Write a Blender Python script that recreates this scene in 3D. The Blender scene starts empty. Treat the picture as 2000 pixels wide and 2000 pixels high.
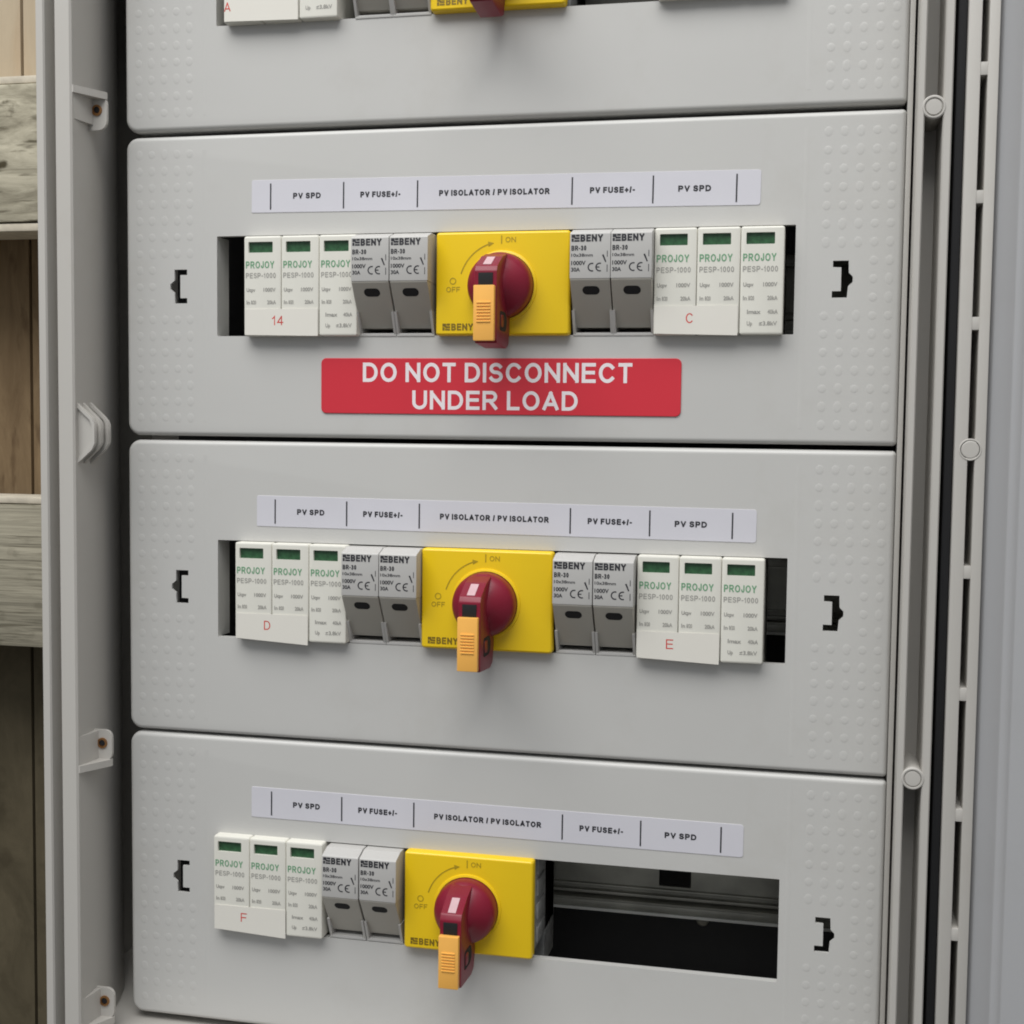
import bpy, bmesh, math, random
from mathutils import Vector, Matrix
from mathutils.geometry import tessellate_polygon
random.seed(7)
S = 0.001                      # all shapes below are written in millimetres
sc = bpy.context.scene
COL = sc.collection
R = math.radians

# ------------------------------------------------------------------ camera
cd = bpy.data.cameras.new('camera')
cd.sensor_width = 36.0
cd.lens = 46.97
cd.clip_start = 0.01
cd.clip_end = 50
cam = bpy.data.objects.new('camera', cd)
COL.objects.link(cam)
cam.location = (0.13867, -0.57474, -0.05645)
cam.rotation_euler = (1.5049, -0.0116, 0.2188)
sc.camera = cam

# ------------------------------------------------------------------ light
w = bpy.data.worlds.new('World')
sc.world = w
w.use_nodes = True
nt = w.node_tree
bg = nt.nodes['Background']
tc = nt.nodes.new('ShaderNodeTexCoord')
sep = nt.nodes.new('ShaderNodeSeparateXYZ')
ramp = nt.nodes.new('ShaderNodeValToRGB')
mp = nt.nodes.new('ShaderNodeMapRange')
nt.links.new(tc.outputs['Generated'], sep.inputs[0])
nt.links.new(sep.outputs[2], mp.inputs[0])
mp.inputs[1].default_value = -1
mp.inputs[2].default_value = 1
nt.links.new(mp.outputs[0], ramp.inputs[0])
nt.links.new(ramp.outputs[0], bg.inputs[0])
ramp.color_ramp.elements[0].position = 0.15
ramp.color_ramp.elements[0].color = (0.10, 0.095, 0.08, 1)
ramp.color_ramp.elements[1].position = 0.85
ramp.color_ramp.elements[1].color = (0.80, 0.84, 0.90, 1)
bg.inputs[1].default_value = 0.74


def area(name, loc, target, sx, sy, power, col):
    l = bpy.data.lights.new(name, 'AREA')
    l.shape = 'RECTANGLE'
    l.size = sx
    l.size_y = sy
    l.energy = power
    l.color = col
    o = bpy.data.objects.new(name, l)
    COL.objects.link(o)
    o.location = loc
    d = Vector(target) - Vector(loc)
    o.rotation_euler = d.to_track_quat('-Z', 'Y').to_euler()
    return o


area('open_sky_light', (-0.28, -0.85, 1.40), (0, 0, 0.0), 1.9, 1.1, 41.0, (1.0, 0.993, 0.975))

sc.view_settings.view_transform = 'Standard'
sc.view_settings.look = 'None'
sc.view_settings.exposure = 0.0
sc.view_settings.gamma = 1.0
sc.view_settings.use_curve_mapping = False
try:
    sc.cycles.filter_width = 1.9
except Exception:
    pass


# ------------------------------------------------------------------ materials
def mat(name, col, rough=0.5, var=0.04, scale=60, bump=0.0, bscale=900, metal=0.0, spec=0.5, dirt=0.0, coat=0.0):
    m = bpy.data.materials.new(name)
    m.use_nodes = True
    n = m.node_tree
    b = n.nodes['Principled BSDF']
    b.inputs['Roughness'].default_value = rough
    b.inputs['Metallic'].default_value = metal
    b.inputs['Specular IOR Level'].default_value = spec
    b.inputs['Coat Weight'].default_value = coat
    t = n.nodes.new('ShaderNodeTexCoord')
    no = n.nodes.new('ShaderNodeTexNoise')
    no.inputs['Scale'].default_value = scale
    no.inputs['Detail'].default_value = 5
    n.links.new(t.outputs['Object'], no.inputs['Vector'])
    r = n.nodes.new('ShaderNodeValToRGB')
    r.color_ramp.elements[0].position = 0.3
    r.color_ramp.elements[1].position = 0.7
    r.color_ramp.elements[0].color = tuple(c * (1 - var) for c in col) + (1,)
    r.color_ramp.elements[1].color = tuple(min(1, c * (1 + var)) for c in col) + (1,)
    n.links.new(no.outputs['Fac'], r.inputs[0])
    out = r.outputs[0]
    if dirt:
        d = n.nodes.new('ShaderNodeTexNoise')
        d.inputs['Scale'].default_value = 14
        d.inputs['Detail'].default_value = 8
        d.inputs['Roughness'].default_value = 0.7
        n.links.new(t.outputs['Object'], d.inputs['Vector'])
        dr = n.nodes.new('ShaderNodeValToRGB')
        dr.color_ramp.elements[0].position = 0.55
        dr.color_ramp.elements[0].color = (0, 0, 0, 1)
        dr.color_ramp.elements[1].position = 0.8
        dr.color_ramp.elements[1].color = (dirt, dirt, dirt, 1)
        n.links.new(d.outputs['Fac'], dr.inputs[0])
        mx = n.nodes.new('ShaderNodeMix')
        mx.data_type = 'RGBA'
        n.links.new(dr.outputs[0], mx.inputs[0])
        n.links.new(out, mx.inputs[6])
        mx.inputs[7].default_value = tuple(c * f for c, f in zip(col, (0.62, 0.57, 0.48))) + (1,)
        out = mx.outputs[2]
    n.links.new(out, b.inputs['Base Color'])
    if bump:
        n2 = n.nodes.new('ShaderNodeTexNoise')
        n2.inputs['Scale'].default_value = bscale
        n2.inputs['Detail'].default_value = 3
        n.links.new(t.outputs['Object'], n2.inputs['Vector'])
        bp = n.nodes.new('ShaderNodeBump')
        bp.inputs['Strength'].default_value = bump
        bp.inputs['Distance'].default_value = 0.0004
        n.links.new(n2.outputs['Fac'], bp.inputs['Height'])
        n.links.new(bp.outputs[0], b.inputs['Normal'])
    return m


def wood(name, c1, c2, sx, sz, dark=(0.05, 0.04, 0.02), crack=0.5, knots=0.0):
    """grain runs along the axis with the small scale"""
    m = bpy.data.materials.new(name)
    m.use_nodes = True
    n = m.node_tree
    b = n.nodes['Principled BSDF']
    b.inputs['Roughness'].default_value = 0.85
    b.inputs['Specular IOR Level'].default_value = 0.2
    t = n.nodes.new('ShaderNodeTexCoord')
    mpn = n.nodes.new('ShaderNodeMapping')
    mpn.inputs['Scale'].default_value = (sx, 60, sz)
    n.links.new(t.outputs['Object'], mpn.inputs[0])
    a = n.nodes.new('ShaderNodeTexNoise')
    a.inputs['Scale'].default_value = 1.0
    a.inputs['Detail'].default_value = 9
    a.inputs['Roughness'].default_value = 0.65
    a.inputs['Distortion'].default_value = 0.7
    n.links.new(mpn.outputs[0], a.inputs['Vector'])
    r = n.nodes.new('ShaderNodeValToRGB')
    r.color_ramp.elements[0].position = 0.32
    r.color_ramp.elements[0].color = c1 + (1,)
    r.color_ramp.elements[1].position = 0.68
    r.color_ramp.elements[1].color = c2 + (1,)
    n.links.new(a.outputs['Fac'], r.inputs[0])
    m2 = n.nodes.new('ShaderNodeMapping')
    m2.inputs['Scale'].default_value = (sx * 1.7, 60, sz * 2.6)
    m2.inputs['Location'].default_value = (3.1, 0, 1.7)
    n.links.new(t.outputs['Object'], m2.inputs[0])
    a2 = n.nodes.new('ShaderNodeTexNoise')
    a2.inputs['Scale'].default_value = 1.0
    a2.inputs['Detail'].default_value = 6
    n.links.new(m2.outputs[0], a2.inputs['Vector'])
    r2 = n.nodes.new('ShaderNodeValToRGB')
    r2.color_ramp.elements[0].position = 0.56
    r2.color_ramp.elements[0].color = (0, 0, 0, 1)
    r2.color_ramp.elements[1].position = 0.68
    r2.color_ramp.elements[1].color = (crack, crack, crack, 1)
    n.links.new(a2.outputs['Fac'], r2.inputs[0])
    mx = n.nodes.new('ShaderNodeMix')
    mx.data_type = 'RGBA'
    n.links.new(r2.outputs[0], mx.inputs[0])
    n.links.new(r.outputs[0], mx.inputs[6])
    mx.inputs[7].default_value = dark + (1,)
    out = mx.outputs[2]
    if knots:
        k = n.nodes.new('ShaderNodeTexNoise')
        k.inputs['Scale'].default_value = 70
        k.inputs['Detail'].default_value = 6
        m3 = n.nodes.new('ShaderNodeMapping')
        m3.inputs['Scale'].default_value = (0.7, 1, 1.3)
        n.links.new(t.outputs['Object'], m3.inputs[0])
        n.links.new(m3.outputs[0], k.inputs['Vector'])
        kr = n.nodes.new('ShaderNodeValToRGB')
        kr.color_ramp.elements[0].position = 0.57
        kr.color_ramp.elements[0].color = (0, 0, 0, 1)
        kr.color_ramp.elements[1].position = 0.66
        kr.color_ramp.elements[1].color = (knots, knots, knots, 1)
        n.links.new(k.outputs['Fac'], kr.inputs[0])
        mk = n.nodes.new('ShaderNodeMix')
        mk.data_type = 'RGBA'
        n.links.new(kr.outputs[0], mk.inputs[0])
        n.links.new(out, mk.inputs[6])
        mk.inputs[7].default_value = dark + (1,)
        out = mk.outputs[2]
    n.links.new(out, b.inputs['Base Color'])
    bp = n.nodes.new('ShaderNodeBump')
    bp.inputs['Strength'].default_value = 0.5
    bp.inputs['Distance'].default_value = 0.001
    n.links.new(a.outputs['Fac'], bp.inputs['Height'])
    n.links.new(bp.outputs[0], b.inputs['Normal'])
    return m


M = dict(
    panel=mat('panel_plastic', (0.515, 0.508, 0.486), 0.40, 0.015, 12, 0.35, 22, dirt=0.2),
    shell=mat('enclosure_plastic', (0.47, 0.45, 0.415), 0.5, 0.02, 14, 0.05, 1200, dirt=0.25),
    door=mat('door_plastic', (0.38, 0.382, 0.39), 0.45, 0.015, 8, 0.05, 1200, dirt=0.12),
    dark=mat('unlit_interior', (0.03, 0.03, 0.031), 0.6, 0.1, 30),  # grey plastic coloured near-black for the unlit interior
    black=mat('black_shade', (0.005, 0.005, 0.006), 0.8, 0.1, 40),  # near-black colour stands for shade in holes and the door gap
    ivory=mat('ivory_plastic', (0.70, 0.685, 0.615), 0.38, 0.012, 40),
    paper=mat('ivory_paper', (0.70, 0.675, 0.61), 0.6, 0.012, 60),
    green=mat('green_flag', (0.025, 0.085, 0.035), 0.3, 0.35, 500),
    fuse=mat('fuse_grey', (0.47, 0.46, 0.44), 0.45, 0.02, 40, 0.05, 900),
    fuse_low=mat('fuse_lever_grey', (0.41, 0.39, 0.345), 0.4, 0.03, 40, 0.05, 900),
    body=mat('switch_body_grey', (0.30, 0.30, 0.29), 0.6, 0.25, 260, 0.2, 500),
    yellow=mat('yellow_plastic', (0.81, 0.545, 0.006), 0.33, 0.02, 30),
    red=mat('maroon_plastic', (0.20, 0.007, 0.024), 0.36, 0.05, 60, spec=0.35),
    orange=mat('orange_plastic', (0.90, 0.46, 0.095), 0.35, 0.03, 80),
    marker=mat('pointer_white', (0.56, 0.37, 0.39), 0.4, 0.05, 200),
    sign=mat('sign_red', (0.60, 0.028, 0.045), 0.35, 0.02, 20),
    signtext=mat('sign_white', (0.80, 0.74, 0.75), 0.45, 0.02, 50),
    strip=mat('strip_paper', (0.60, 0.59, 0.63), 0.5, 0.012, 60),
    ink=mat('ink_black', (0.02, 0.02, 0.025), 0.6, 0.1, 300),
    inkgrey=mat('ink_grey', (0.31, 0.30, 0.275), 0.6, 0.1, 300),
    inkgreen=mat('ink_green', (0.14, 0.33, 0.18), 0.6, 0.1, 300),
    inkred=mat('pen_red', (0.55, 0.05, 0.04), 0.6, 0.1, 300),
    inkolive=mat('ink_olive', (0.40, 0.275, 0.006), 0.5, 0.1, 300),
    olived=mat('ink_dark_olive', (0.20, 0.13, 0.006), 0.5, 0.1, 300),
    steel=mat('zinc_rail', (0.36, 0.35, 0.30), 0.4, 0.2, 60, metal=0.5),
    steelb=mat('zinc_edge', (0.75, 0.74, 0.68), 0.4, 0.1, 60),
    brass=mat('brass', (0.36, 0.18, 0.07), 0.35, 0.2, 300, metal=0.8),
    batten=wood('weathered_timber', (0.20, 0.18, 0.13), (0.52, 0.48, 0.37), 24, 105, crack=0.8, knots=0.95),
    batten2=wood('weathered_timber_low', (0.17, 0.155, 0.115), (0.42, 0.385, 0.295), 12, 300, crack=0.6, knots=0.3),
    pale=wood('pale_board', (0.37, 0.30, 0.21), (0.44, 0.365, 0.26), 60, 5, (0.36, 0.25, 0.15), 0.3),
    brown=wood('brown_board', (0.15, 0.10, 0.054), (0.25, 0.175, 0.098), 70, 14, (0.07, 0.04, 0.02), 0.5),
    murky=wood('dark_board', (0.070, 0.057, 0.034), (0.115, 0.094, 0.058), 34, 20, (0.045, 0.035, 0.02), 0.4),
    edge=mat('pale_edge', (0.50, 0.45, 0.36), 0.8, 0.15, 120),
    post=wood('post_timber', (0.30, 0.21, 0.12), (0.42, 0.32, 0.20), 200, 8, (0.10, 0.06, 0.03), 0.4),
)


# ------------------------------------------------------------------ mesh helpers
def box(bm, x0, x1, y0, y1, z0, z1, bev=0.0, seg=2):
    b = bmesh.new()
    vs = [b.verts.new((x, y, z)) for x in (x0, x1) for y in (y0, y1) for z in (z0, z1)]
    for f in ((0, 1, 3, 2), (4, 6, 7, 5), (0, 4, 5, 1), (2, 3, 7, 6), (0, 2, 6, 4), (1, 5, 7, 3)):
        b.faces.new([vs[i] for i in f])
    if bev:
        bmesh.ops.bevel(b, geom=list(b.edges), offset=bev, segments=seg, affect='EDGES', profile=0.6)
    merge(bm, b)


def merge(bm, b, mx=None):
    bmesh.ops.recalc_face_normals(b, faces=b.faces)
    if mx:
        bmesh.ops.transform(b, matrix=mx, verts=b.verts)
    d = {v: bm.verts.new(v.co) for v in b.verts}
    for f in b.faces:
        try:
            bm.faces.new([d[v] for v in f.verts])
        except ValueError:
            pass
    b.free()


def prism(bm, pts, axis, a, c, bev=0.0):
    """closed polygon pushed along axis; pts are the other two coordinates in xyz order"""
    def P(p, t):
        return {'x': (t, p[0], p[1]), 'y': (p[0], t, p[1]), 'z': (p[0], p[1], t)}[axis]
    b = bmesh.new()
    A = [b.verts.new(P(p, a)) for p in pts]
    B = [b.verts.new(P(p, c)) for p in pts]
    n = len(pts)
    b.faces.new(A)
    b.faces.new(B[::-1])
    for i in range(n):
        j = (i + 1) % n
        b.faces.new([A[i], B[i], B[j], A[j]])
    bmesh.ops.recalc_face_normals(b, faces=b.faces)
    if bev:
        bmesh.ops.bevel(b, geom=list(b.edges), offset=bev, segments=2, affect='EDGES', profile=0.6)
    merge(bm, b)


def lathe(bm, prof, cx, cz, n=40):
    """prof: (radius, y) from back to front; spun round the y axis"""
    b = bmesh.new()
    rings = []
    for r, y in prof:
        if r < 1e-6:
            rings.append([b.verts.new((cx, y, cz))])
        else:
            rings.append([b.verts.new((cx + r * math.cos(2 * math.pi * i / n), y, cz + r * math.sin(2 * math.pi * i / n))) for i in range(n)])
    for p, q in zip(rings, rings[1:]):
        for i in range(n):
            j = (i + 1) % n
            if len(q) == 1 and len(p) == 1:
                continue
            if len(q) == 1:
                b.faces.new([p[i], p[j], q[0]])
            elif len(p) == 1:
                b.faces.new([p[0], q[j], q[i]])
            else:
                b.faces.new([p[i], p[j], q[j], q[i]])
    merge(bm, b)


def rrect(x0, x1, z0, z1, r, n=6):
    out = []
    if isinstance(r, (int, float)):
        r = (r, r, r, r)
    for (cx, cz, a0, rr) in ((x1 - r[0], z1 - r[0], 0, r[0]), (x0 + r[1], z1 - r[1], 90, r[1]), (x0 + r[2], z0 + r[2], 180, r[2]), (x1 - r[3], z0 + r[3], 270, r[3])):
        for i in range(n + 1):
            a = R(a0 + 90 * i / n)
            out.append((cx + rr * math.cos(a), cz + rr * math.sin(a)))
    return out


def plate(bm, outline, levels, holes=(), hole_depth=2.5):
    """outline(inset) -> points; levels (inset, y) back to front; holes: (points, depth)"""
    b = bmesh.new()
    rings = [[b.verts.new((p[0], y, p[1])) for p in outline(i)] for i, y in levels]
    for p, q in zip(rings, rings[1:]):
        n = len(p)
        for i in range(n):
            j = (i + 1) % n
            b.faces.new([p[i], p[j], q[j], q[i]])
    y = levels[-1][1]
    loops = [rings[-1]]
    for pts, dep in holes:
        A = [b.verts.new((p[0], y, p[1])) for p in pts]
        B = [b.verts.new((p[0], y + dep, p[1])) for p in pts]
        n = len(pts)
        for i in range(n):
            j = (i + 1) % n
            b.faces.new([A[i], A[j], B[j], B[i]])
        loops.append(A)
    flat = [v for l in loops for v in l]
    tri = tessellate_polygon([[Vector((v.co.x, v.co.z, 0)) for v in l] for l in loops])
    for t in tri:
        try:
            b.faces.new([flat[i] for i in t])
        except ValueError:
            pass
    merge(bm, b)


def _e(cx, cy, rx, ry, a0, a1, n=12):
    return [(cx + rx * math.cos(R(a0 + (a1 - a0) * i / n)), cy + ry * math.sin(R(a0 + (a1 - a0) * i / n))) for i in range(n + 1)]


# letters as centre lines in a unit box: width, strokes
GL = {
    'A': (.76, [[(.01, .03), (.5, .97)], [(.99, .03), (.5, .97)], [(.2, .28), (.8, .28)]]),
    'B': (.68, [[(0, 0), (0, 1)], [(.05, 1)] + _e(.6, .76, .34, .24, 90, -90, 8) + [(.05, .52)], [(.3, .52)] + _e(.6, .26, .4, .26, 90, -90, 8) + [(.05, 0)]]),
    'C': (.76, [_e(.52, .5, .52, .5, 42, 318, 20)]),
    'D': (.74, [[(0, .5), (0, 1)] + _e(.42, .5, .58, .5, 90, -90, 14) + [(0, 0), (0, .5)]]),
    'E': (.65, [[(1, 1), (0, 1), (0, 0), (1, 0)], [(0, .52), (.92, .52)]]),
    'F': (.60, [[(1, 1), (0, 1), (0, 0)], [(0, .50), (.85, .50)]]),
    'I': (.15, [[(.5, 0), (.5, 1)]]),
    'J': (.50, [[(1, 1)] + _e(.5, .3, .5, .3, 0, -180, 10)]),
    'L': (.60, [[(0, 1), (0, 0), (1, 0)]]),
    'N': (.73, [[(0, 0), (0, 1)], [(.03, .94), (.97, .06)], [(1, 0), (1, 1)]]),
    'O': (.80, [_e(.5, .5, .5, .5, 90, 450, 28)]),
    'P': (.66, [[(0, 0), (0, 1)], [(.05, 1)] + _e(.62, .73, .38, .27, 90, -90, 10) + [(.05, .46)]]),
    'R': (.72, [[(0, 0), (0, 1)], [(.05, 1)] + _e(.62, .74, .34, .26, 90, -90, 10) + [(.05, .48)], [(.5, .46), (.98, .02)]]),
    'S': (.66, [_e(.5, .755, .46, .245, 28, 270, 14)[:-1] + _e(.5, .26, .5, .26, 90, -155, 14)]),
    'T': (.64, [[(0, 1), (1, 1)], [(.5, 1), (.5, 0)]]),
    'U': (.72, [[(0, 1)] + _e(.5, .36, .5, .36, 180, 360, 14) + [(1, 1)]]),
    'V': (.72, [[(.01, .97), (.5, .03)], [(.99, .97), (.5, .03)]]),
    'Y': (.70, [[(0, 1), (.5, .45), (1, 1)], [(.5, .45), (.5, 0)]]),
    '0': (.56, [_e(.5, .5, .5, .5, 90, 450, 22)]),
    '1': (.34, [[(0, .74), (.45, .84), (.8, 1), (.8, 0)]]),
    '3': (.56, [_e(.48, .76, .44, .24, 150, -90, 10), _e(.48, .26, .5, .26, 90, -150, 12)]),
    '4': (.58, [[(.76, 0), (.76, 1)], [(.72, .97), (0, .27), (1, .27)]]),
    '+': (.56, [[(0, .42), (1, .42)], [(.5, .12), (.5, .72)]]),
    '-': (.34, [[(0, .40), (1, .40)]]),
    '/': (.32, [[(0, 0), (1, 1)]]),
}


def ribbon(bm, pts, t, y):
    closed = (abs(pts[0][0] - pts[-1][0]) + abs(pts[0][1] - pts[-1][1])) < 1e-6
    P = [Vector(p) for p in pts]
    Q = [P[0]]
    for p in P[1:]:
        if (p - Q[-1]).length > 1e-5:
            Q.append(p)
    P = Q
    if closed:
        P = P[:-1] if (P[0] - P[-1]).length < 1e-5 else P
    n = len(P)
    L, Rr = [], []
    for i in range(n):
        a = P[i] - P[i - 1] if (closed or i > 0) else P[1] - P[0]
        b = P[(i + 1) % n] - P[i] if (closed or i < n - 1) else P[i] - P[i - 1]
        a, b = a.normalized(), b.normalized()
        na, nb = Vector((-a.y, a.x)), Vector((-b.y, b.x))
        m = (na + nb)
        m = m.normalized() if m.length > 1e-4 else nb
        k = t / 2 / max(0.42, m.dot(nb))
        ex = Vector((0, 0))
        if not closed and i == 0:
            ex = -b * t / 2
        if not closed and i == n - 1:
            ex = a * t / 2
        L.append(P[i] + m * k + ex)
        Rr.append(P[i] - m * k + ex)
    vl = [bm.verts.new((p.x, y, p.y)) for p in L]
    vr = [bm.verts.new((p.x, y, p.y)) for p in Rr]
    for i in range(n if closed else n - 1):
        j = (i + 1) % n
        bm.faces.new([vr[i], vr[j], vl[j], vl[i]])


def caps(bm, s, x, z, h, y, w=None, t=0.15, gap=0.14):
    """block capitals drawn as strokes; x left edge, z baseline, h cap height, w total width"""
    tot = sum((0.30 if c == ' ' else GL[c][0] + gap) for c in s) - gap
    sx = h if w is None else w / tot
    for c in s:
        if c == ' ':
            x += 0.30 * sx
            continue
        gw, strokes = GL[c]
        tt = t * h
        x0, x1 = x + tt / 2, x + gw * sx - tt / 2
        if c == 'I':
            x0 = x1 = x + gw * sx / 2
        for k, st in enumerate(strokes):
            ribbon(bm, [(x0 + p[0] * (x1 - x0), z + tt / 2 + p[1] * (h - tt)) for p in st], tt, y - 0.02 * k)
        x += (gw + gap) * sx


_tx = {}


def text_geo(s, bold):
    k = (s, bold)
    if k not in _tx:
        cu = bpy.data.curves.new('lettering', 'FONT')
        cu.body = s
        cu.size = 1.0
        cu.resolution_u = 3
        cu.offset = bold
        o = bpy.data.objects.new('lettering', cu)
        COL.objects.link(o)
        bpy.context.view_layer.update()
        me = bpy.data.meshes.new_from_object(o.evaluated_get(bpy.context.evaluated_depsgraph_get()))
        v = [(p.co.x, p.co.y) for p in me.vertices]
        f = [tuple(p.vertices) for p in me.polygons]
        bpy.data.objects.remove(o)
        bpy.data.curves.remove(cu)
        bpy.data.meshes.remove(me)
        _tx[k] = (v, f)
    return _tx[k]


def text(bm, s, x, z, h, y, w=None, bold=0.0, shear=0.0):
    """text with its cap box starting at x (left), baseline z, cap height h, optional total width w"""
    v, f = text_geo(s, bold)
    x0 = min(p[0] for p in v)
    x1 = max(p[0] for p in v)
    cap = text_geo('H', bold)[0]
    c0 = min(p[1] for p in cap)
    c1 = max(p[1] for p in cap)
    sz = h / (c1 - c0)
    sx = sz if w is None else w / (x1 - x0)
    vs = [bm.verts.new((x + (p[0] - x0) * sx + shear * (p[1] - c0) * sz, y, z + (p[1] - c0) * sz)) for p in v]
    for q in f:
        try:
            bm.faces.new([vs[i] for i in q])
        except ValueError:
            pass


def quad(bm, x0, x1, z0, z1, y):
    v = [bm.verts.new(c) for c in ((x0, y, z0), (x1, y, z0), (x1, y, z1), (x0, y, z1))]
    bm.faces.new(v)


def arc(bm, cx, cz, r, a0, a1, t, y, n=16):
    for i in range(n):
        p, q = R(a0 + (a1 - a0) * i / n), R(a0 + (a1 - a0) * (i + 1) / n)
        v = [bm.verts.new((cx + rr * math.cos(a), y, cz + rr * math.sin(a))) for rr, a in ((r - t / 2, p), (r + t / 2, p), (r + t / 2, q), (r - t / 2, q))]
        bm.faces.new(v)


def finish(bm, name, m, angle=32):
    bmesh.ops.scale(bm, vec=(S, S, S), verts=bm.verts)
    bm.normal_update()
    for f in bm.faces:
        f.smooth = True
    for e in bm.edges:
        if len(e.link_faces) == 2:
            e.smooth = e.calc_face_angle(3.2) < R(angle)
        else:
            e.smooth = False
    me = bpy.data.meshes.new(name)
    bm.to_mesh(me)
    bm.free()
    me.materials.append(m)
    return me


def obj(name, bm, m, parent=None, loc=(0, 0, 0), rot=None, label=None, angle=32):
    o = bpy.data.objects.new(name, finish(bm, name, m, angle))
    COL.objects.link(o)
    if parent:
        o.parent = parent
    o.location = tuple(c * S for c in loc)
    if rot:
        o.rotation_euler = rot
    if label:
        o['label'] = label
    return o


def tag(o, label, cat, group=None, kind=None):
    if label:
        o['label'] = label
    if cat:
        o['category'] = cat
    if group:
        o['group'] = group
    if kind:
        o['kind'] = kind
    return o


def empty(name, loc):
    o = bpy.data.objects.new(name, None)
    COL.objects.link(o)
    o.location = tuple(c * S for c in loc)
    o.empty_display_size = 0.01
    return o


def dup(o, parent=None):
    c = o.copy()
    COL.objects.link(c)
    c.parent = parent
    for ch in [k for k in o.children]:
        dup(ch, c)
    return c


def new():
    return bmesh.new()


# ------------------------------------------------------------------ layout
PANEL_Z = (144.6, 4.95, -134.55, -273.2)       # centres of the cover panels
ROW_Z = (143.9, 4.3, -134.5, -272.6)           # centres of the device rows
HALF = 68.7

# ------------------------------------------------------------------ enclosure
enc = empty('electrical_enclosure', (0, 110, -352))
tag(enc, 'large light grey plastic distribution enclosure with its door open, holding four rows of devices', 'enclosure')
EO = (0, -110, 352)                            # brings world millimetres into the enclosure's frame
ZB, ZT = -352, 226


def enc_obj(name, bm, m, parent=None, label=None, **k):
    return obj(name, bm, m, parent or enc, EO if parent is None else (0, 0, 0), label=label, **k)


bm = new()
# left wall with double rim and gasket groove
lw = [(-201, -30), (-200.4, -30.8), (-197.2, -30.8), (-196.6, -30), (-196.4, -20), (-191.9, -20), (-191.7, -30), (-191.2, -30.6), (-189.3, -30.6), (-188.9, -31.3),
      (-184.0, -31.3), (-183.2, -30.4), (-184.2, -14), (-185.0, -4), (-186.4, 4), (-188.4, 12), (-191.2, 21), (-194.6, 30), (-199, 38), (-217, 50), (-217, 106), (-221, 106), (-221, 8), (-204, -8), (-203, -18), (-201.2, -18)]
prism(bm, lw, 'z', ZB, ZT)
# right wall: inner rib, channel, outer rib
rw = [(176.1, -30), (176.6, -30.7), (178.3, -30.7), (178.8, -30), (179.3, -7), (185.1, -7), (185.5, -30), (186.0, -30.7), (188.4, -30.7), (188.9, -30), (188.9, 106),
      (179.0, 106), (179.0, 6), (177.2, 0)]
prism(bm, rw, 'z', ZB, ZT)
box(bm, -220.9, 188.8, 106, 110, ZB, ZT)        # back
fl = [(179.1, -29.5), (179.1, 105.9), (-218, 105.9), (-218, 48), (-200, 36), (-189, 10), (-186, -10), (-185.5, -29.5)]
prism(bm, fl, 'z', ZB + 0.2, -345.5)   # floor
prism(bm, fl, 'z', 219.5, ZT - 0.2)    # top
enc_obj('shell', bm, M['shell'])

bm = new()
box(bm, 174.24, 176.3, 0.25, 9, -343.0, 214, 0.15)
enc_obj('side_rail', bm, M['shell'])
bm = new()
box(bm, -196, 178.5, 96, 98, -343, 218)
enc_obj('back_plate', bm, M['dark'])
bm = new()
for z in ROW_Z:
    for x in (-150, -20, 92):
        lathe(bm, [(3.2, 95.9), (3.2, 93.8), (2.4, 93.0), (0, 92.6)], x, z - 34, 16)
enc_obj('screws', bm, M['steel'])['kind'] = 'stuff'

# mounting rails, slotted
for k, z in enumerate(ROW_Z):
    bm = new()
    holes = []
    for x in (-20, 80.8):
        holes.append((rrect(x - 7.7, x + 7.7, z - 6.2, z + 3.1, 0.3, 1), 1.0))
    plate(bm, lambda i: [(176, z + 12.5), (-112, z + 12.5), (-112, z - 12.5), (176, z - 12.5)], [(0, 61.0), (0, 60.0)], holes)
    for s in (1, -1):
        box(bm, -112, 176, 52.6, 59.9, z + s * 13.0 - 0.5, z + s * 13.0 + 0.5)
        box(bm, -112, 176, 52.5, 53.5, min(z + s * 13.6, z + s * 17.5), max(z + s * 13.6, z + s * 17.5), 0.2)
    box(bm, -112, 176, 58.0, 60.0, z - 8.6, z - 7.4, 0.2)
    box(bm, -112, 176, 56.6, 60.0, z - 11.6, z - 10.2, 0.2)
    rail = enc_obj('mounting_rail', bm, M['steel'])
    bm = new()
    box(bm, -112, 176, 51.2, 52.4, z - 18.2, z - 16.8, 0.2)
    enc_obj('rail_edge', bm, M['steelb'], rail)

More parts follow.
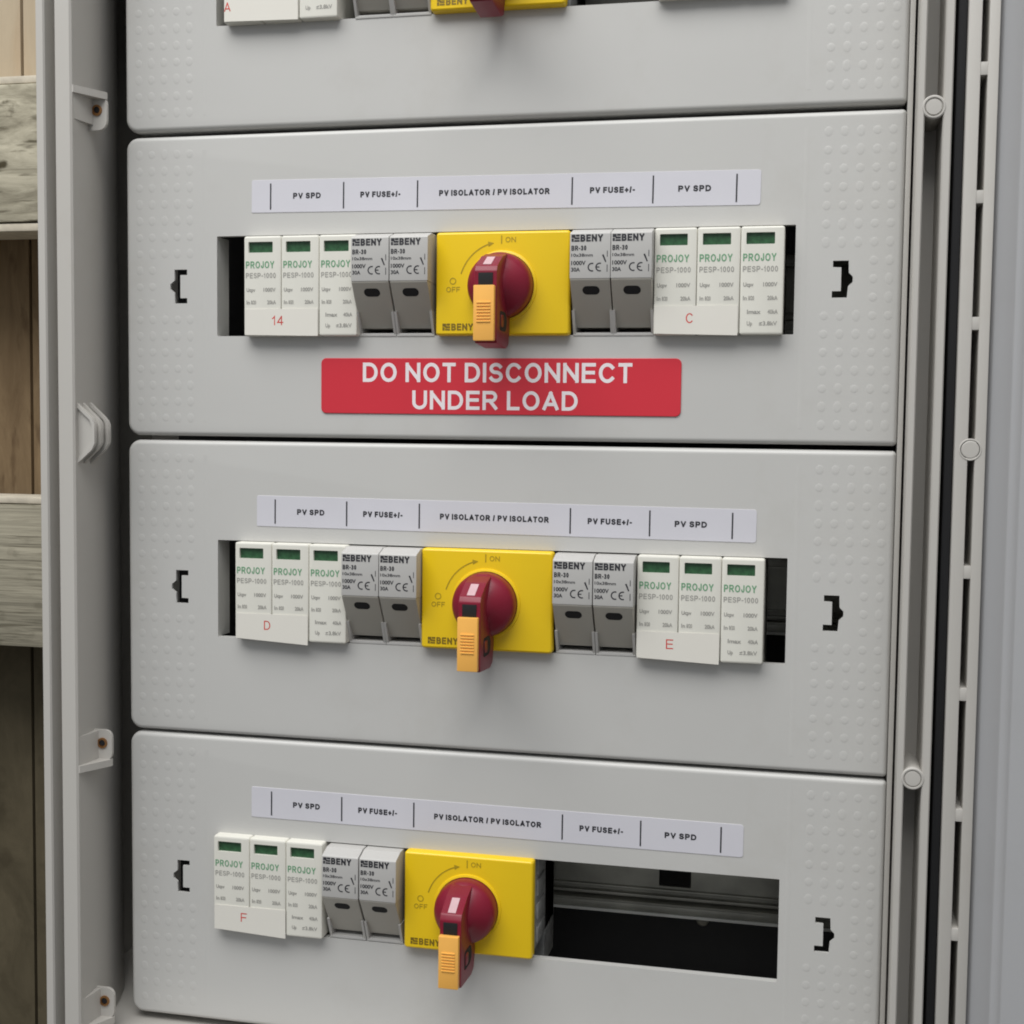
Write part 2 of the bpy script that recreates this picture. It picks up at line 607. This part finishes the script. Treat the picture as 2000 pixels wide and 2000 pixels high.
# screw bosses on the left wall
for k, (z, arm) in enumerate(((82.5, 1), (-207.5, -1), (-331.0, -1))):
    bm = new()
    yf = -15.5
    b0 = rrect(-187.5, -174.9, z - 8.5, z + 6.5, (3.5, 0.3, 0.3, 4.2), 5)
    prism(bm, b0, 'y', yf, yf + 1.6)
    za = z + 8.3 if arm > 0 else z - 10.4
    # thin web running from the rim to the boss
    prism(bm, [(-184.5, -30.2), (-182.6, -30.6), (-175.2, yf - 0.2), (-175.2, yf + 1.4), (-186, yf + 1.4)], 'z', min(za, za - arm * 3.2) , max(za, za - arm * 3.2))
    lathe_pts = [(-184.8, -29.6), (-183.2, -29.0), (-181.6, yf + 0.4), (-185.5, yf + 0.4)]
    prism(bm, lathe_pts, 'z', min(za, z + arm * -6.0), max(za, z + arm * -6.0))
    boss = enc_obj('screw_boss', bm, M['shell'])
    bm = new()
    lathe(bm, [(2.5, yf + 1), (2.5, yf - 0.6), (1.6, yf - 0.7), (1.5, yf - 0.1), (0, yf - 0.05)], -179.6, z + 0.3, 20)
    enc_obj('brass_insert', bm, M['brass'], boss)
    bm = new()
    lathe(bm, [(1.45, yf - 0.1), (1.4, yf - 0.62), (0, yf - 0.62)], -179.4, z + 0.5, 20)
    enc_obj('screw_hole', bm, M['black'], boss)  # black disc paints the shade inside the insert
# three nested ribs between the bosses
for k, (y, xo) in enumerate(((-28.6, 0), (-23.2, 0), (-16.6, 0))):
    bm = new()
    out_ = [(-186, -48.2), (-183.9, -49.0), (-176.3, -55.8), (-174.9, -58.6), (-174.9, -67.4), (-176.3, -70.2), (-183.9, -77.0), (-186, -77.8)]
    in_ = [(-186, -50.2), (-184.2, -50.8), (-177.3, -56.9), (-176.3, -59.0), (-176.3, -67.0), (-177.3, -69.1), (-184.2, -75.2), (-186, -75.8)]
    prism(bm, out_ + in_[::-1], 'y', y, y + 1.8)
    prism(bm, in_, 'y', y + 1.0, y + 5.2)
    enc_obj('wall_rib', bm, M['shell'])
# round bosses in the right channel
for z in (66.8, -195.0):
    bm = new()
    lathe(bm, [(4.5, -6), (4.5, -30.6), (4.1, -31.0), (3.6, -31.0), (3.4, -30.3), (3.2, -30.3), (2.9, -30.9), (0, -31.0)], 182.1, z, 32)
    enc_obj('channel_boss', bm, M['shell'])

# black strips added to put shade into the deep gap to the door
bm = new()
box(bm, 190.3, 193.6, -27.5, -20, ZB, ZT, 0.6)
box(bm, 189.0, 193.5, -12, -6, ZB, ZT)
enc_obj('dark_gap_strip', bm, M['black'])

# the open door on the right
bm = new()
box(bm, 193.8, 198.7, -30.6, 0, ZB, ZT, 0.5)
box(bm, 201.3, 205.3, -30.6, 0, ZB, ZT, 0.5)
box(bm, 198.6, 201.4, -8, 0, ZB, ZT)
z = 80.6 + 48.2 * 3
k = 3
while z > ZB:
    if abs(z + 64) > 3:
        box(bm, 198.5, 201.5, -30.3, -8.2, z - 2.5, z + 2.5, 0.25)
    z -= 48.2
door = enc_obj('door', bm, M['shell'], label='open enclosure door with slotted rim')
bm = new()
sk = [(205.2, -27.5), (212.6, -31.5), (213.1, -32.9), (214.0, -33.2), (217.6, -35.2), (218.1, -36.4), (219, -36.8), (300, -82), (302, -79), (205.2, -22)]
sk = [(205.2, -26.6), (212.4, -38.8), (212.5, -39.6), (213.1, -40.6), (213.6, -40.9), (215.6, -44.4), (215.7, -45.2), (216.3, -46.2), (216.8, -46.5), (372, -316), (375, -314), (208, -24)]
prism(bm, sk, 'z', ZB, ZT)
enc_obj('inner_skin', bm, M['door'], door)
bm = new()
lathe(bm, [(4.3, -20), (4.3, -30.6), (4.1, -30.8), (3.8, -30.8), (3.6, -30.6), (3.4, -30.6), (3.1, -30.8), (0, -30.85)], 199.6, -64.4, 32)
enc_obj('round_boss', bm, M['shell'], door)

# ------------------------------------------------------------------ cover panels
OPEN = rrect(-128.6, 131.0, -22.7, 22.7, 0.3, 1)
SL = [(-143.5, 7.9), (-149.8, 7.9), (-149.8, 2.9), (-151.9, 1.2), (-151.9, -1.0), (-149.8, -2.8), (-149.6, -7.6), (-143.5, -7.6), (-143.5, -5.2), (-146.9, -5.2), (-146.9, 5.4), (-143.5, 5.4)]
SR = [(146.4, 7.6), (146.4, 5.0), (149.8, 4.8), (149.8, -4.9), (146.2, -4.9), (146.2, -7.6), (152.3, -7.6), (152.7, -2.9), (154.5, -1.2), (154.5, 1.0), (152.9, 2.6), (152.7, 7.6)]


def panel_mesh():
    bm = new()

    def ol(i):
        return rrect(-174.2 + i, 174.2 - i, -HALF + i, HALF - i, (1.9 - min(i, 1.5), 6.0 - i, 6.0 - i, 1.9 - min(i, 1.5)), 7)
    plate(bm, ol, [(0.2, 12), (0, 2.2), (0.25, 1.2), (0.8, 0.45), (1.6, 0.06), (2.2, 0)], [(OPEN, 3.6), (SL, 1.3), (SR, 1.3)])
    box(bm, -130.4, -128.7, 3.5, 13, -22.7, 22.7)
    # low embossed pads
    for cols in ((-167.2, -160.9, -154.6, -148.3, -142.0), (143.2, 149.7, 156.2, 162.7, 169.0)):
        for x in cols:
            for k in range(-8, 9):
                z = k * 7.55
                if 141.5 < abs(x) < 158.5 and abs(z) < 12:
                    continue
                hh = random.uniform(1.9, 2.7)
                b = bmesh.new()
                rings = []
                for sc_, yy in ((1.0, 0.02), (0.85, -0.04), (0.6, -0.075), (0.3, -0.09)):
                    rings.append([b.verts.new((x + 1.9 * sc_ * math.cos(a), yy, z + hh * sc_ * math.sin(a))) for a in [i * math.pi / 5 for i in range(10)]])
                for p, q in zip(rings, rings[1:]):
                    for i in range(10):
                        b.faces.new([p[i], p[(i + 1) % 10], q[(i + 1) % 10], q[i]])
                b.faces.new(rings[-1])
                merge(bm, b)
    for x in (-134.6, 134.6):
        prism(bm, [(x - 1.4, 0.02), (x - 0.5, -0.05), (x + 0.5, -0.05), (x + 1.4, 0.02)], 'z', -62, 62)
    return bm


prow = ('plain grey cover panel at the top of the photo, cut off by the frame',
        'grey cover panel carrying the red warning label',
        'grey cover panel with the devices marked D and E',
        'lowest grey cover panel, its window half empty, devices marked F')
p0 = obj('cover_panel', panel_mesh(), M['panel'], None, (0, 0, PANEL_Z[0]))
for i, z in enumerate(PANEL_Z):
    o = p0 if i == 0 else dup(p0)
    o.location = (0, 0, z * S)
    tag(o, prow[i], 'cover panel', 'stacked grey cover panels')

# ------------------------------------------------------------------ surge protectors
def spd_print(bmg, bmk, x, last):
    caps(bmg, 'PROJOY', x - 7.9, 8.0, 3.1, -5.1, 13.6, 0.16, 0.16)
    caps(bmk, 'PESP-1000', x - 7.9, 3.6, 2.3, -5.1, 14.4, 0.15, 0.16)
    text(bmk, 'Ucpv', x - 7.6, -2.5, 1.7, -5.12, 4.2, 0.02)
    text(bmk, '1000V', x + 0.6, -2.5, 1.7, -5.12, 5.8, 0.02)
    text(bmk, 'In', x - 7.6, -8.1, 1.7, -5.12, 1.6, 0.02)
    text(bmk, '8/20', x - 5.4, -8.1, 1.7, -5.12, 2.4, 0.02)
    text(bmk, '20kA', x + 2.4, -8.1, 1.7, -5.12, 4.2, 0.02)
    if last:
        text(bmk, 'Imax', x - 5.8, -13.8, 1.7, -5.12, 5.6, 0.02)
        text(bmk, '40kA', x + 2.6, -13.8, 1.7, -5.12, 4.2, 0.02)
        text(bmk, 'Up', x - 5.8, -18.6, 1.7, -5.12, 2.2, 0.02)
        text(bmk, '\u22643.8kV', x - 0.8, -18.6, 1.7, -5.12, 7.4, 0.02)


def make_spd():
    t = empty('surge_protector', (0, 0, 0))
    bm = new()
    box(bm, -26.8, 26.8, 6, 52, -22.3, 22.3, 0.5)
    box(bm, -26.8, 26.8, 30, 51.5, -40, 40, 0.8)
    obj('housing', bm, M['ivory'], t)
    bm = new()
    plug = new()
    plate(plug, lambda q: rrect(-8.94 + q, 8.94 - q, -22.4 + q, 22.4 - q, max(0.1, 1.0 - q), 3),
          [(0, 8), (0, -4.2), (0.25, -4.75), (0.8, -5.0)], [(rrect(-6.7, 5.0, 15.0, 19.8, 0.3, 2), 1.5)])
    pm = obj('cartridge', plug, M['ivory'], t, (-18, 0, 0))
    wb = new()
    box(wb, -6.9, 5.2, -3.7, -3.3, 14.8, 20.0)
    obj('status_window', wb, M['green'], pm)
    g, kk = new(), new()
    spd_print(g, kk, 0, False)
    obj('green_lettering', g, M['inkgreen'], pm)
    obj('grey_lettering', kk, M['inkgrey'], pm)
    p2 = dup(pm, t)
    p2.location = (0, 0, 0)
    p3 = dup(pm, t)
    p3.location = (18 * S, 0, 0)
    for c in p3.children:
        if c.name.startswith('grey_lettering'):
            g, kk = new(), new()
            spd_print(g, kk, 0, True)
            g.free()
            c.data = finish(kk, 'grey_lettering', M['inkgrey'])
    return t


def sticker(parent, s, sx, x0, x1, drop, w, tilt=0.0):
    """plain tape over the lower ends of the first two cartridges, with a hand-written mark"""
    bm = new()
    prism(bm, [(x0, -10.4), (x1, -10.2), (x1, -22.4 - drop), (x0, -21.9)], 'y', -5.32, -5.08)
    st = obj('marking_tape', bm, M['paper'], parent)
    bm = new()
    caps(bm, s, sx - w / 2, -17.6, 4.2, -5.34, w, 0.12)
    obj('handwriting', bm, M['inkred'], st)


spd0 = make_spd()
SPD = [(0, -95.9, 'A', 'white surge protector block marked A, cut off by the top edge of the photo', -24.9),
       (0, 99.0, None, 'white surge protector block at the top edge, only its lower edge in view', 0),
       (1, -86.2, '14', 'white surge protector block marked 14 in red', -10.5),
       (1, 99.7, 'C', 'white surge protector block marked C in red', -11.6),
       (2, -90.9, 'D', 'white surge protector block marked D in red', -11.0),
       (2, 94.8, 'E', 'white surge protector block marked E in red', -12.4),
       (3, -101.9, 'F', 'white surge protector block marked F in red, left end of the bottom row', -11.6)]
used = False
spares = []
for i in range(len(SPD)):
    spares.append(spd0 if i == 0 else dup(spd0))
for t, (r, x, s, lab, sx) in zip(spares, SPD):
    t.location = (x * S, -0.0002 * (r % 2), ROW_Z[r] * S)
    tag(t, lab, 'surge protector', 'white surge protectors in the device rows')
    if s:
        x1 = {'14': 8.6, 'C': 8.4, 'D': 8.7, 'E': 8.6, 'F': 9.0, 'A': 8.6}[s]
        dr = {'14': 0.0, 'C': 0.3, 'D': 1.4, 'E': 0.9, 'F': 1.2, 'A': 0.2}[s]
        sticker(t, s, sx, -26.4, x1, dr, {'14': 5.4}.get(s, 3.1))


# ------------------------------------------------------------------ fuse holders
def logo(bm, x, z, h, y):
    q = h / 5.0
    quad(bm, x, x + 0.55 * h, z + 0.55 * h, z + h, y)
    quad(bm, x + 0.62 * h, x + 1.15 * h, z + 0.72 * h, z + h, y)
    quad(bm, x, x + 0.32 * h, z, z + 0.46 * h, y)
    quad(bm, x + 0.40 * h, x + 1.15 * h, z + 0.34 * h, z + 0.62 * h, y)
    quad(bm, x + 0.40 * h, x + 1.15 * h, z, z + 0.24 * h, y)


def make_fuse():
    t = empty('fuse_holder', (0, 0, 0))
    bm = new()
    prism(bm, [(50, 22.2), (-5.5, 22.2), (-7.0, 21.6), (-11.6, 20.2), (-12.0, 19.7), (-12.0, 0.9), (50, -2)], 'x', -8.65, 8.65, 0.3)
    box(bm, -8.7, 8.7, 28, 51.4, -40, 40, 0.8)
    obj('body', bm, M['fuse'], t)
    bm = new()
    prism(bm, [(20, 0.8), (-11.9, 0.8), (-11.7, 0.2), (0.6, -18.8), (20, -18.8)], 'x', -8.5, 8.5, 0.3)
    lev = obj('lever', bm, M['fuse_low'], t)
    d = Vector((0, 13.3, -20.5)).normalized()
    nn = Vector((0, -20.5, -13.3)).normalized()
    f = (4.2 - 0.2 + 0.0) / 20.5
    cen = Vector((0.2, -11.7 + 13.3 * f, 0.2 - 20.5 * f))
    bm = new()
    rr = rrect(-3.7, 3.7, -2.0, 2.0, 1.95, 6)
    vs = [bm.verts.new(cen + Vector((p[0], 0, 0)) - d * p[1] + nn * 0.06) for p in rr]
    vb = [bm.verts.new(cen + Vector((p[0], 0, 0)) - d * p[1] - nn * 0.3) for p in rr]
    bm.faces.new(vs)
    for i in range(len(vs)):
        bm.faces.new([vs[i], vb[i], vb[(i + 1) % len(vs)], vs[(i + 1) % len(vs)]])
    obj('finger_slot', bm, M['black'], lev)  # flat black oval paints the shade inside the slot
    bm = new()
    box(bm, -8.7, 8.7, -0.4, 50, -22.4, -21.0, 0.2)
    for q in (-1, 1):
        prism(bm, [(-4.9, -11.8), (12, -11.0), (12, -22.2), (0.0, -22.2), (-0.8, -20.8)], 'x', q * 8.74 - (1.15 if q > 0 else 0), q * 8.74 + (1.15 if q < 0 else 0))
    obj('base_foot', bm, M['fuse'], t)
    bm = new()
    y = -12.06
    logo(bm, -8.0, 16.3, 3.0, y)
    caps(bm, 'BENY', -4.2, 16.3, 3.0, y, 9.6, 0.24, 0.12)
    caps(bm, 'BR-30', -8.0, 12.6, 2.1, y, 6.4, 0.2, 0.14)
    text(bm, '10x38mm', -8.0, 10.0, 1.35, y, 9.2, 0.02)
    text(bm, '1000V', -8.0, 6.5, 1.8, y, 6.2, 0.03)
    text(bm, '30A', -8.0, 3.8, 1.7, y, 3.8, 0.03)
    arc(bm, 0.9, 5.6, 1.6, 70, 290, 0.55, y, 12)
    arc(bm, 4.2, 5.6, 1.6, 70, 290, 0.55, y, 12)
    quad(bm, 2.8, 4.1, 5.35, 5.85, y)
    prism(bm, [(5.1, 10.7), (6.5, 7.6), (7.0, 7.8), (5.8, 10.9)], 'y', y - 0.01, y)
    quad(bm, 7.2, 7.5, 3.6, 6.6, y)
    quad(bm, 7.2, 7.5, 9.8, 12.4, y)
    obj('lettering', bm, M['ink'], t)
    return t


FUSE = [(0, -53.5, 'first fuse holder beside the block marked A, cut off by the top edge'),
        (0, -36.0, 'fuse holder cut off by the top edge, directly left of the topmost yellow plate'),
        (1, -51.1, 'grey fuse holder right against the white block marked 14'),
        (1, -33.4, 'grey fuse holder between its twin and the yellow plate, in the row marked 14'),
        (1, 46.4, 'grey fuse holder directly right of the yellow plate in the row above the red label'),
        (1, 63.9, 'grey fuse holder right against the white block marked C'),
        (2, -55.2, 'grey fuse holder right against the white block marked D'),
        (2, -37.6, 'grey fuse holder directly left of the yellow plate in the row marked D and E'),
        (2, 40.8, 'grey fuse holder directly right of the yellow plate in the row marked D and E'),
        (2, 58.5, 'grey fuse holder right against the white block marked E'),
        (3, -64.2, 'grey fuse holder next to the white block marked F in the bottom row'),
        (3, -46.3, 'grey fuse holder directly left of the yellow plate in the bottom row')]
f0 = make_fuse()
fl = [f0 if i == 0 else dup(f0) for i in range(len(FUSE))]
for t, (r, x, lab) in zip(fl, FUSE):
    dz = (0, 0, -0.2, -0.6)[r]
    t.location = (x * S, (0.0, 0.0, 0.0003, 0.0006)[r], (ROW_Z[r] + dz) * S)
    tag(t, lab, 'fuse holder', 'grey fuse holders with sloping levers')


# ------------------------------------------------------------------ isolator switches
def make_switch():
    t = empty('isolator_switch', (0, 0, 0))
    bm = new()
    box(bm, -29.0, 29.0, 0.5, 51.5, -21.8, 21.8, 0.8)
    box(bm, -29.0, 29.0, 28, 51.0, -38, 38, 0.8)
    for s in (-1, 1):
        for z in (-16, -5, 6, 16):
            box(bm, s * 29.3 - 0.45, s * 29.3 + 0.45, 8, 24, z - 3.5, z + 3.5, 0.3)
    obj('body', bm, M['body'], t)
    bm = new()

    def ol(i):
        return rrect(-29.8 + i, 29.8 - i, -22.4 + i, 22.4 - i, max(0.4, 1.4 - i), 4)
    plate(bm, ol, [(0.5, 0.4), (0.0, 0.2), (0.0, -3.9), (0.35, -4.6), (1.0, -5.0)])
    lathe(bm, [(15.6, -4.9), (15.4, -5.5), (14.4, -5.8)], 0, -1.3, 48)
    pl = obj('front_plate', bm, M['yellow'], t)
    bm = new()
    y = -5.09
    arc(bm, 0, -1.3, 19.2, 107, 163, 0.5, y, 22)
    a = R(107)
    px, pz = 19.2 * math.cos(a), -1.3 + 19.2 * math.sin(a)
    prism(bm, [(px + 1.9, pz + 0.3), (px - 0.8, pz + 1.0), (px - 0.5, pz - 1.2)], 'y', y - 0.01, y)
    quad(bm, -0.6, -0.1, 17.0, 20.6, y)
    caps(bm, 'ON', 1.4, 17.6, 2.3, y, 4.6, 0.16)
    arc(bm, -22.0, 1.2, 1.3, 0, 360, 0.4, y, 16)
    caps(bm, 'OFF', -25.0, -3.6, 2.3, y, 6.2, 0.16)
    obj('dial_marking', bm, M['inkolive'], pl)
    bm = new()
    logo(bm, -26.6, -20.2, 3.0, y)
    caps(bm, 'BENY', -22.6, -20.2, 3.0, y, 9.8, 0.22)
    obj('lettering', bm, M['olived'], pl)
    # knob
    bm = new()
    lathe(bm, [(14.1, -5.2), (14.1, -10.2), (13.8, -11.6), (13.0, -12.9), (11.4, -14.4), (8.6, -16.4), (6.2, -18.6), (4.4, -20.4), (0, -21.0)], 0, -1.3, 64)
    kn = obj('knob', bm, M['red'], t, angle=50)
    bm = new()
    zc = -1.3
    # profile in (y, z); z rises towards the ON mark
    prof = [(-8.0, zc + 13.2), (-13.0, zc + 13.0), (-21.0, zc + 11.0), (-30.2, zc + 6.2), (-31.6, zc + 3.8), (-31.6, zc - 24.2), (-30.2, zc - 26.0), (-12, zc - 27.2), (-8.0, zc - 25.4), (-6.0, zc - 18)]
    b = bmesh.new()
    prism(b, prof, 'x', -5.6, 4.0, 0.55)
    merge(bm, b)
    h = obj('handle', bm, M['red'], kn, angle=30)
    return t, kn


def finish_switch(t, kn):
    zc = -1.3
    # white pointer bar on the sloping top
    a, c = Vector((-0.8, -22.0, zc + 10.48)), Vector((-0.8, -29.6, zc + 6.51))
    nrm = Vector((0, -4.8, 9.2)).normalized() * 0.22
    bm = new()
    vs = []
    for p in (a, c):
        for s in (-1, 1):
            vs.append(bm.verts.new(p + nrm + Vector((s * 1.75, 0, 0))))
    for p in (a, c):
        for s in (-1, 1):
            vs.append(bm.verts.new(p - nrm * 2 + Vector((s * 1.75, 0, 0))))
    bm.faces.new([vs[0], vs[1], vs[3], vs[2]])
    for i, j in ((0, 1), (1, 3), (3, 2), (2, 0)):
        bm.faces.new([vs[i], vs[j], vs[j + 4], vs[i + 4]])
    obj('pointer', bm, M['marker'], kn)
    bm = new()
    box(bm, -3.9, 2.3, -31.95, -30.0, zc - 2.6, zc + 3.0, 0.1)
    obj('lock_window', bm, M['black'], kn)  # black block stands for the shade in the square opening
    bm = new()
    box(bm, -5.4, 3.5, -34.4, -31.4, zc - 25.2, zc - 2.3, 0.5)
    for k in range(7):
        box(bm, -3.9, 2.0, -34.8, -34.1, zc - 9.8 - k * 1.3, zc - 9.2 - k * 1.3, 0.15)
    obj('lock_slide', bm, M['orange'], kn)
    bm = new()
    for s in (-1, 1):
        pts = rrect(-25.5, -13.0, zc - 20.4, zc - 12.2, (4, 1.5, 1.5, 4), 6)
        prism(bm, pts, 'x', -0.8 + s * 4.85 - 0.08, -0.8 + s * 4.85 + 0.08)
    obj('padlock_hole', bm, M['black'], kn)  # black patches on both sides paint the shade of the hole
    bm = new()
    for s in (-1, 1):
        prism(bm, rrect(-24.2, -19.5, zc - 18.8, zc - 13.6, 1.2, 4), 'x', -0.8 + s * 4.85 - 0.3, -0.8 + s * 4.85 + 0.3, 0.12)
    obj('padlock_tab', bm, M['red'], kn)


s0, k0 = make_switch()
finish_switch(s0, k0)
SW = [(0, 3.2, 'yellow plated rotary isolator cut off by the top edge of the photo'),
      (1, 6.8, 'yellow plated isolator switch with maroon knob directly above the red warning label'),
      (2, 1.2, 'yellow plated isolator switch with maroon knob in the row marked D and E'),
      (3, -5.9, 'yellow plated isolator switch with maroon knob beside the empty rail, lowest of its kind')]
sw = [s0 if i == 0 else dup(s0) for i in range(4)]
for t, (r, x, lab) in zip(sw, SW):
    t.location = (x * S, 0, ROW_Z[r] * S)
    tag(t, lab, 'isolator switch', 'yellow isolator switches with maroon handles')

# ------------------------------------------------------------------ paper strips and warning label
STR = [(-111.5, 116.2, 52.5, 50.7, 14.6, (-102.3, -67.5, -33.1, 36.2, 71.1, 106.2), 'white printed device strip above the block marked 14', (1.5, 1.5, 0.5, 1.5)),
       (-109.1, 117.7, -90.7, -91.6, 14.1, (-100.1, -65.5, -31.2, 37.5, 72.3, 107.6), 'white printed device strip above the block marked D', None),
       (-111.9, 115.3, -227.1, -227.9, 14.3, (-101.9, -67.4, -32.8, 35.9, 70.8, 105.7), 'white printed device strip above the empty opening in the bottom row', None)]
WORDS = (('PV SPD', 13.2), ('PV FUSE+/-', 18.6), ('PV ISOLATOR / PV ISOLATOR', 49.5), ('PV FUSE+/-', 19.4), ('PV SPD', 13.8))
for (x0, x1, zt0, zt1, h, div, lab, _) in STR:
    t = empty('label_strip', ((x0 + x1) / 2, 0, (zt0 + zt1) / 2 - h))
    L = x1 - x0
    t.rotation_euler = (0, -math.atan2(zt1 - zt0, L), 0)
    tag(t, lab, 'label strip', 'white printed label strips')
    bm = new()

    def ol(i):
        return rrect(-L / 2 + i, L / 2 - i, i, h - i, (1.2, 0.8, 0.5, 1.2), 3)
    plate(bm, ol, [(0, -0.005), (0, -0.16), (0.06, -0.22)])
    # the left end of the paper lifts very slightly
    obj('paper', bm, M['strip'], t)
    bm = new()
    cx = (x0 + x1) / 2
    for d in div:
        quad(bm, d - cx - 0.32, d - cx + 0.32, 1.3, h - 1.6, -0.30)
    for (s, wd), a, b_ in zip(WORDS, div, div[1:]):
        m = (a + b_) / 2 - cx
        caps(bm, s, m - wd / 2, h / 2 - 1.3, 2.6, -0.28, wd, 0.25)
    obj('lettering', bm, M['ink'], t)

t = empty('warning_label', (3.5, 0, -52.6))
tag(t, 'red rectangular warning label with white capitals under the row marked 14', 'warning label')
bm = new()


def ol(i):
    return rrect(-81.2 + i, 81.2 - i, i, 24.8 - i, 2.4 - i, 6)


plate(bm, ol, [(0, -0.005), (0, -0.45), (0.2, -0.6)])
obj('label_plate', bm, M['sign'], t)
bm = new()
caps(bm, 'DO NOT DISCONNECT', -61.4, 14.2, 8.6, -0.64, 121.6, 0.18)
caps(bm, 'UNDER LOAD', -38.2, 2.1, 8.4, -0.64, 74.8, 0.18)
obj('lettering', bm, M['signtext'], t)

# ------------------------------------------------------------------ timber wall behind the enclosure
def board(name, x0, x1, y0, y1, z0, z1, m, lab, cat, bev=1.0, group=None):
    bm = new()
    cx, cz = (x0 + x1) / 2, z0
    box(bm, x0 - cx, x1 - cx, y0 - y1, 0, 0, z1 - z0, bev)
    o = obj(name, bm, m, None, (cx, y1, cz))
    tag(o, lab, cat, group)
    return o


def panel_board(x1, seam, z0, z1, m, lab, back=0):
    """board with a vertical seam groove near its right edge"""
    bm = new()
    prism(bm, [(-640, 146), (seam - 1.2, 146), (seam - 0.6, 151), (seam + 0.6, 151), (seam + 1.2, 145.5), (x1, 145.5), (x1, 160), (-640, 160)], 'z', z0, z1)
    bmesh.ops.translate(bm, vec=(0, back, 0), verts=bm.verts)
    o = obj('plywood_board', bm, m)
    tag(o, lab, 'board', 'boards behind the battens')


board('timber_batten', -640, -230, 112, 173.5, 54.5, 131.5, M['batten'], 'weathered grey batten with dark stains, the upper one left of the enclosure', 'batten', 1.5, 'weathered battens')
board('timber_batten', -640, -230, 112, 167, -188.5, -106.0, M['batten2'], 'weathered grey batten with fine horizontal cracks, the lower one left of the enclosure', 'batten', 1.5, 'weathered battens')
board('edging_strip', -640, -230, 114, 145.9, 132.0, 136.2, M['edge'], 'thin pale strip on top of the upper weathered batten', 'edging strip', 0.8, 'thin pale strips')
board('edging_strip', -640, -230, 113, 145.9, 49.4, 53.8, M['edge'], 'thin pale strip under the upper weathered batten', 'edging strip', 0.8, 'thin pale strips')
board('edging_strip', -640, -230, 114, 145.9, -105.6, -102.0, M['edge'], 'thin pale strip on top of the lower weathered batten', 'edging strip', 0.8, 'thin pale strips')
panel_board(-240, -319.6, 131.8, 420, M['pale'], 'pale tan board above the upper weathered batten')
panel_board(-240, -333.6, -150, 90, M['brown'], 'brown grained board between the two weathered battens', 28)
panel_board(-240, -331.8, -540, -150.4, M['murky'], 'dark brown board below the lower weathered batten', 22)
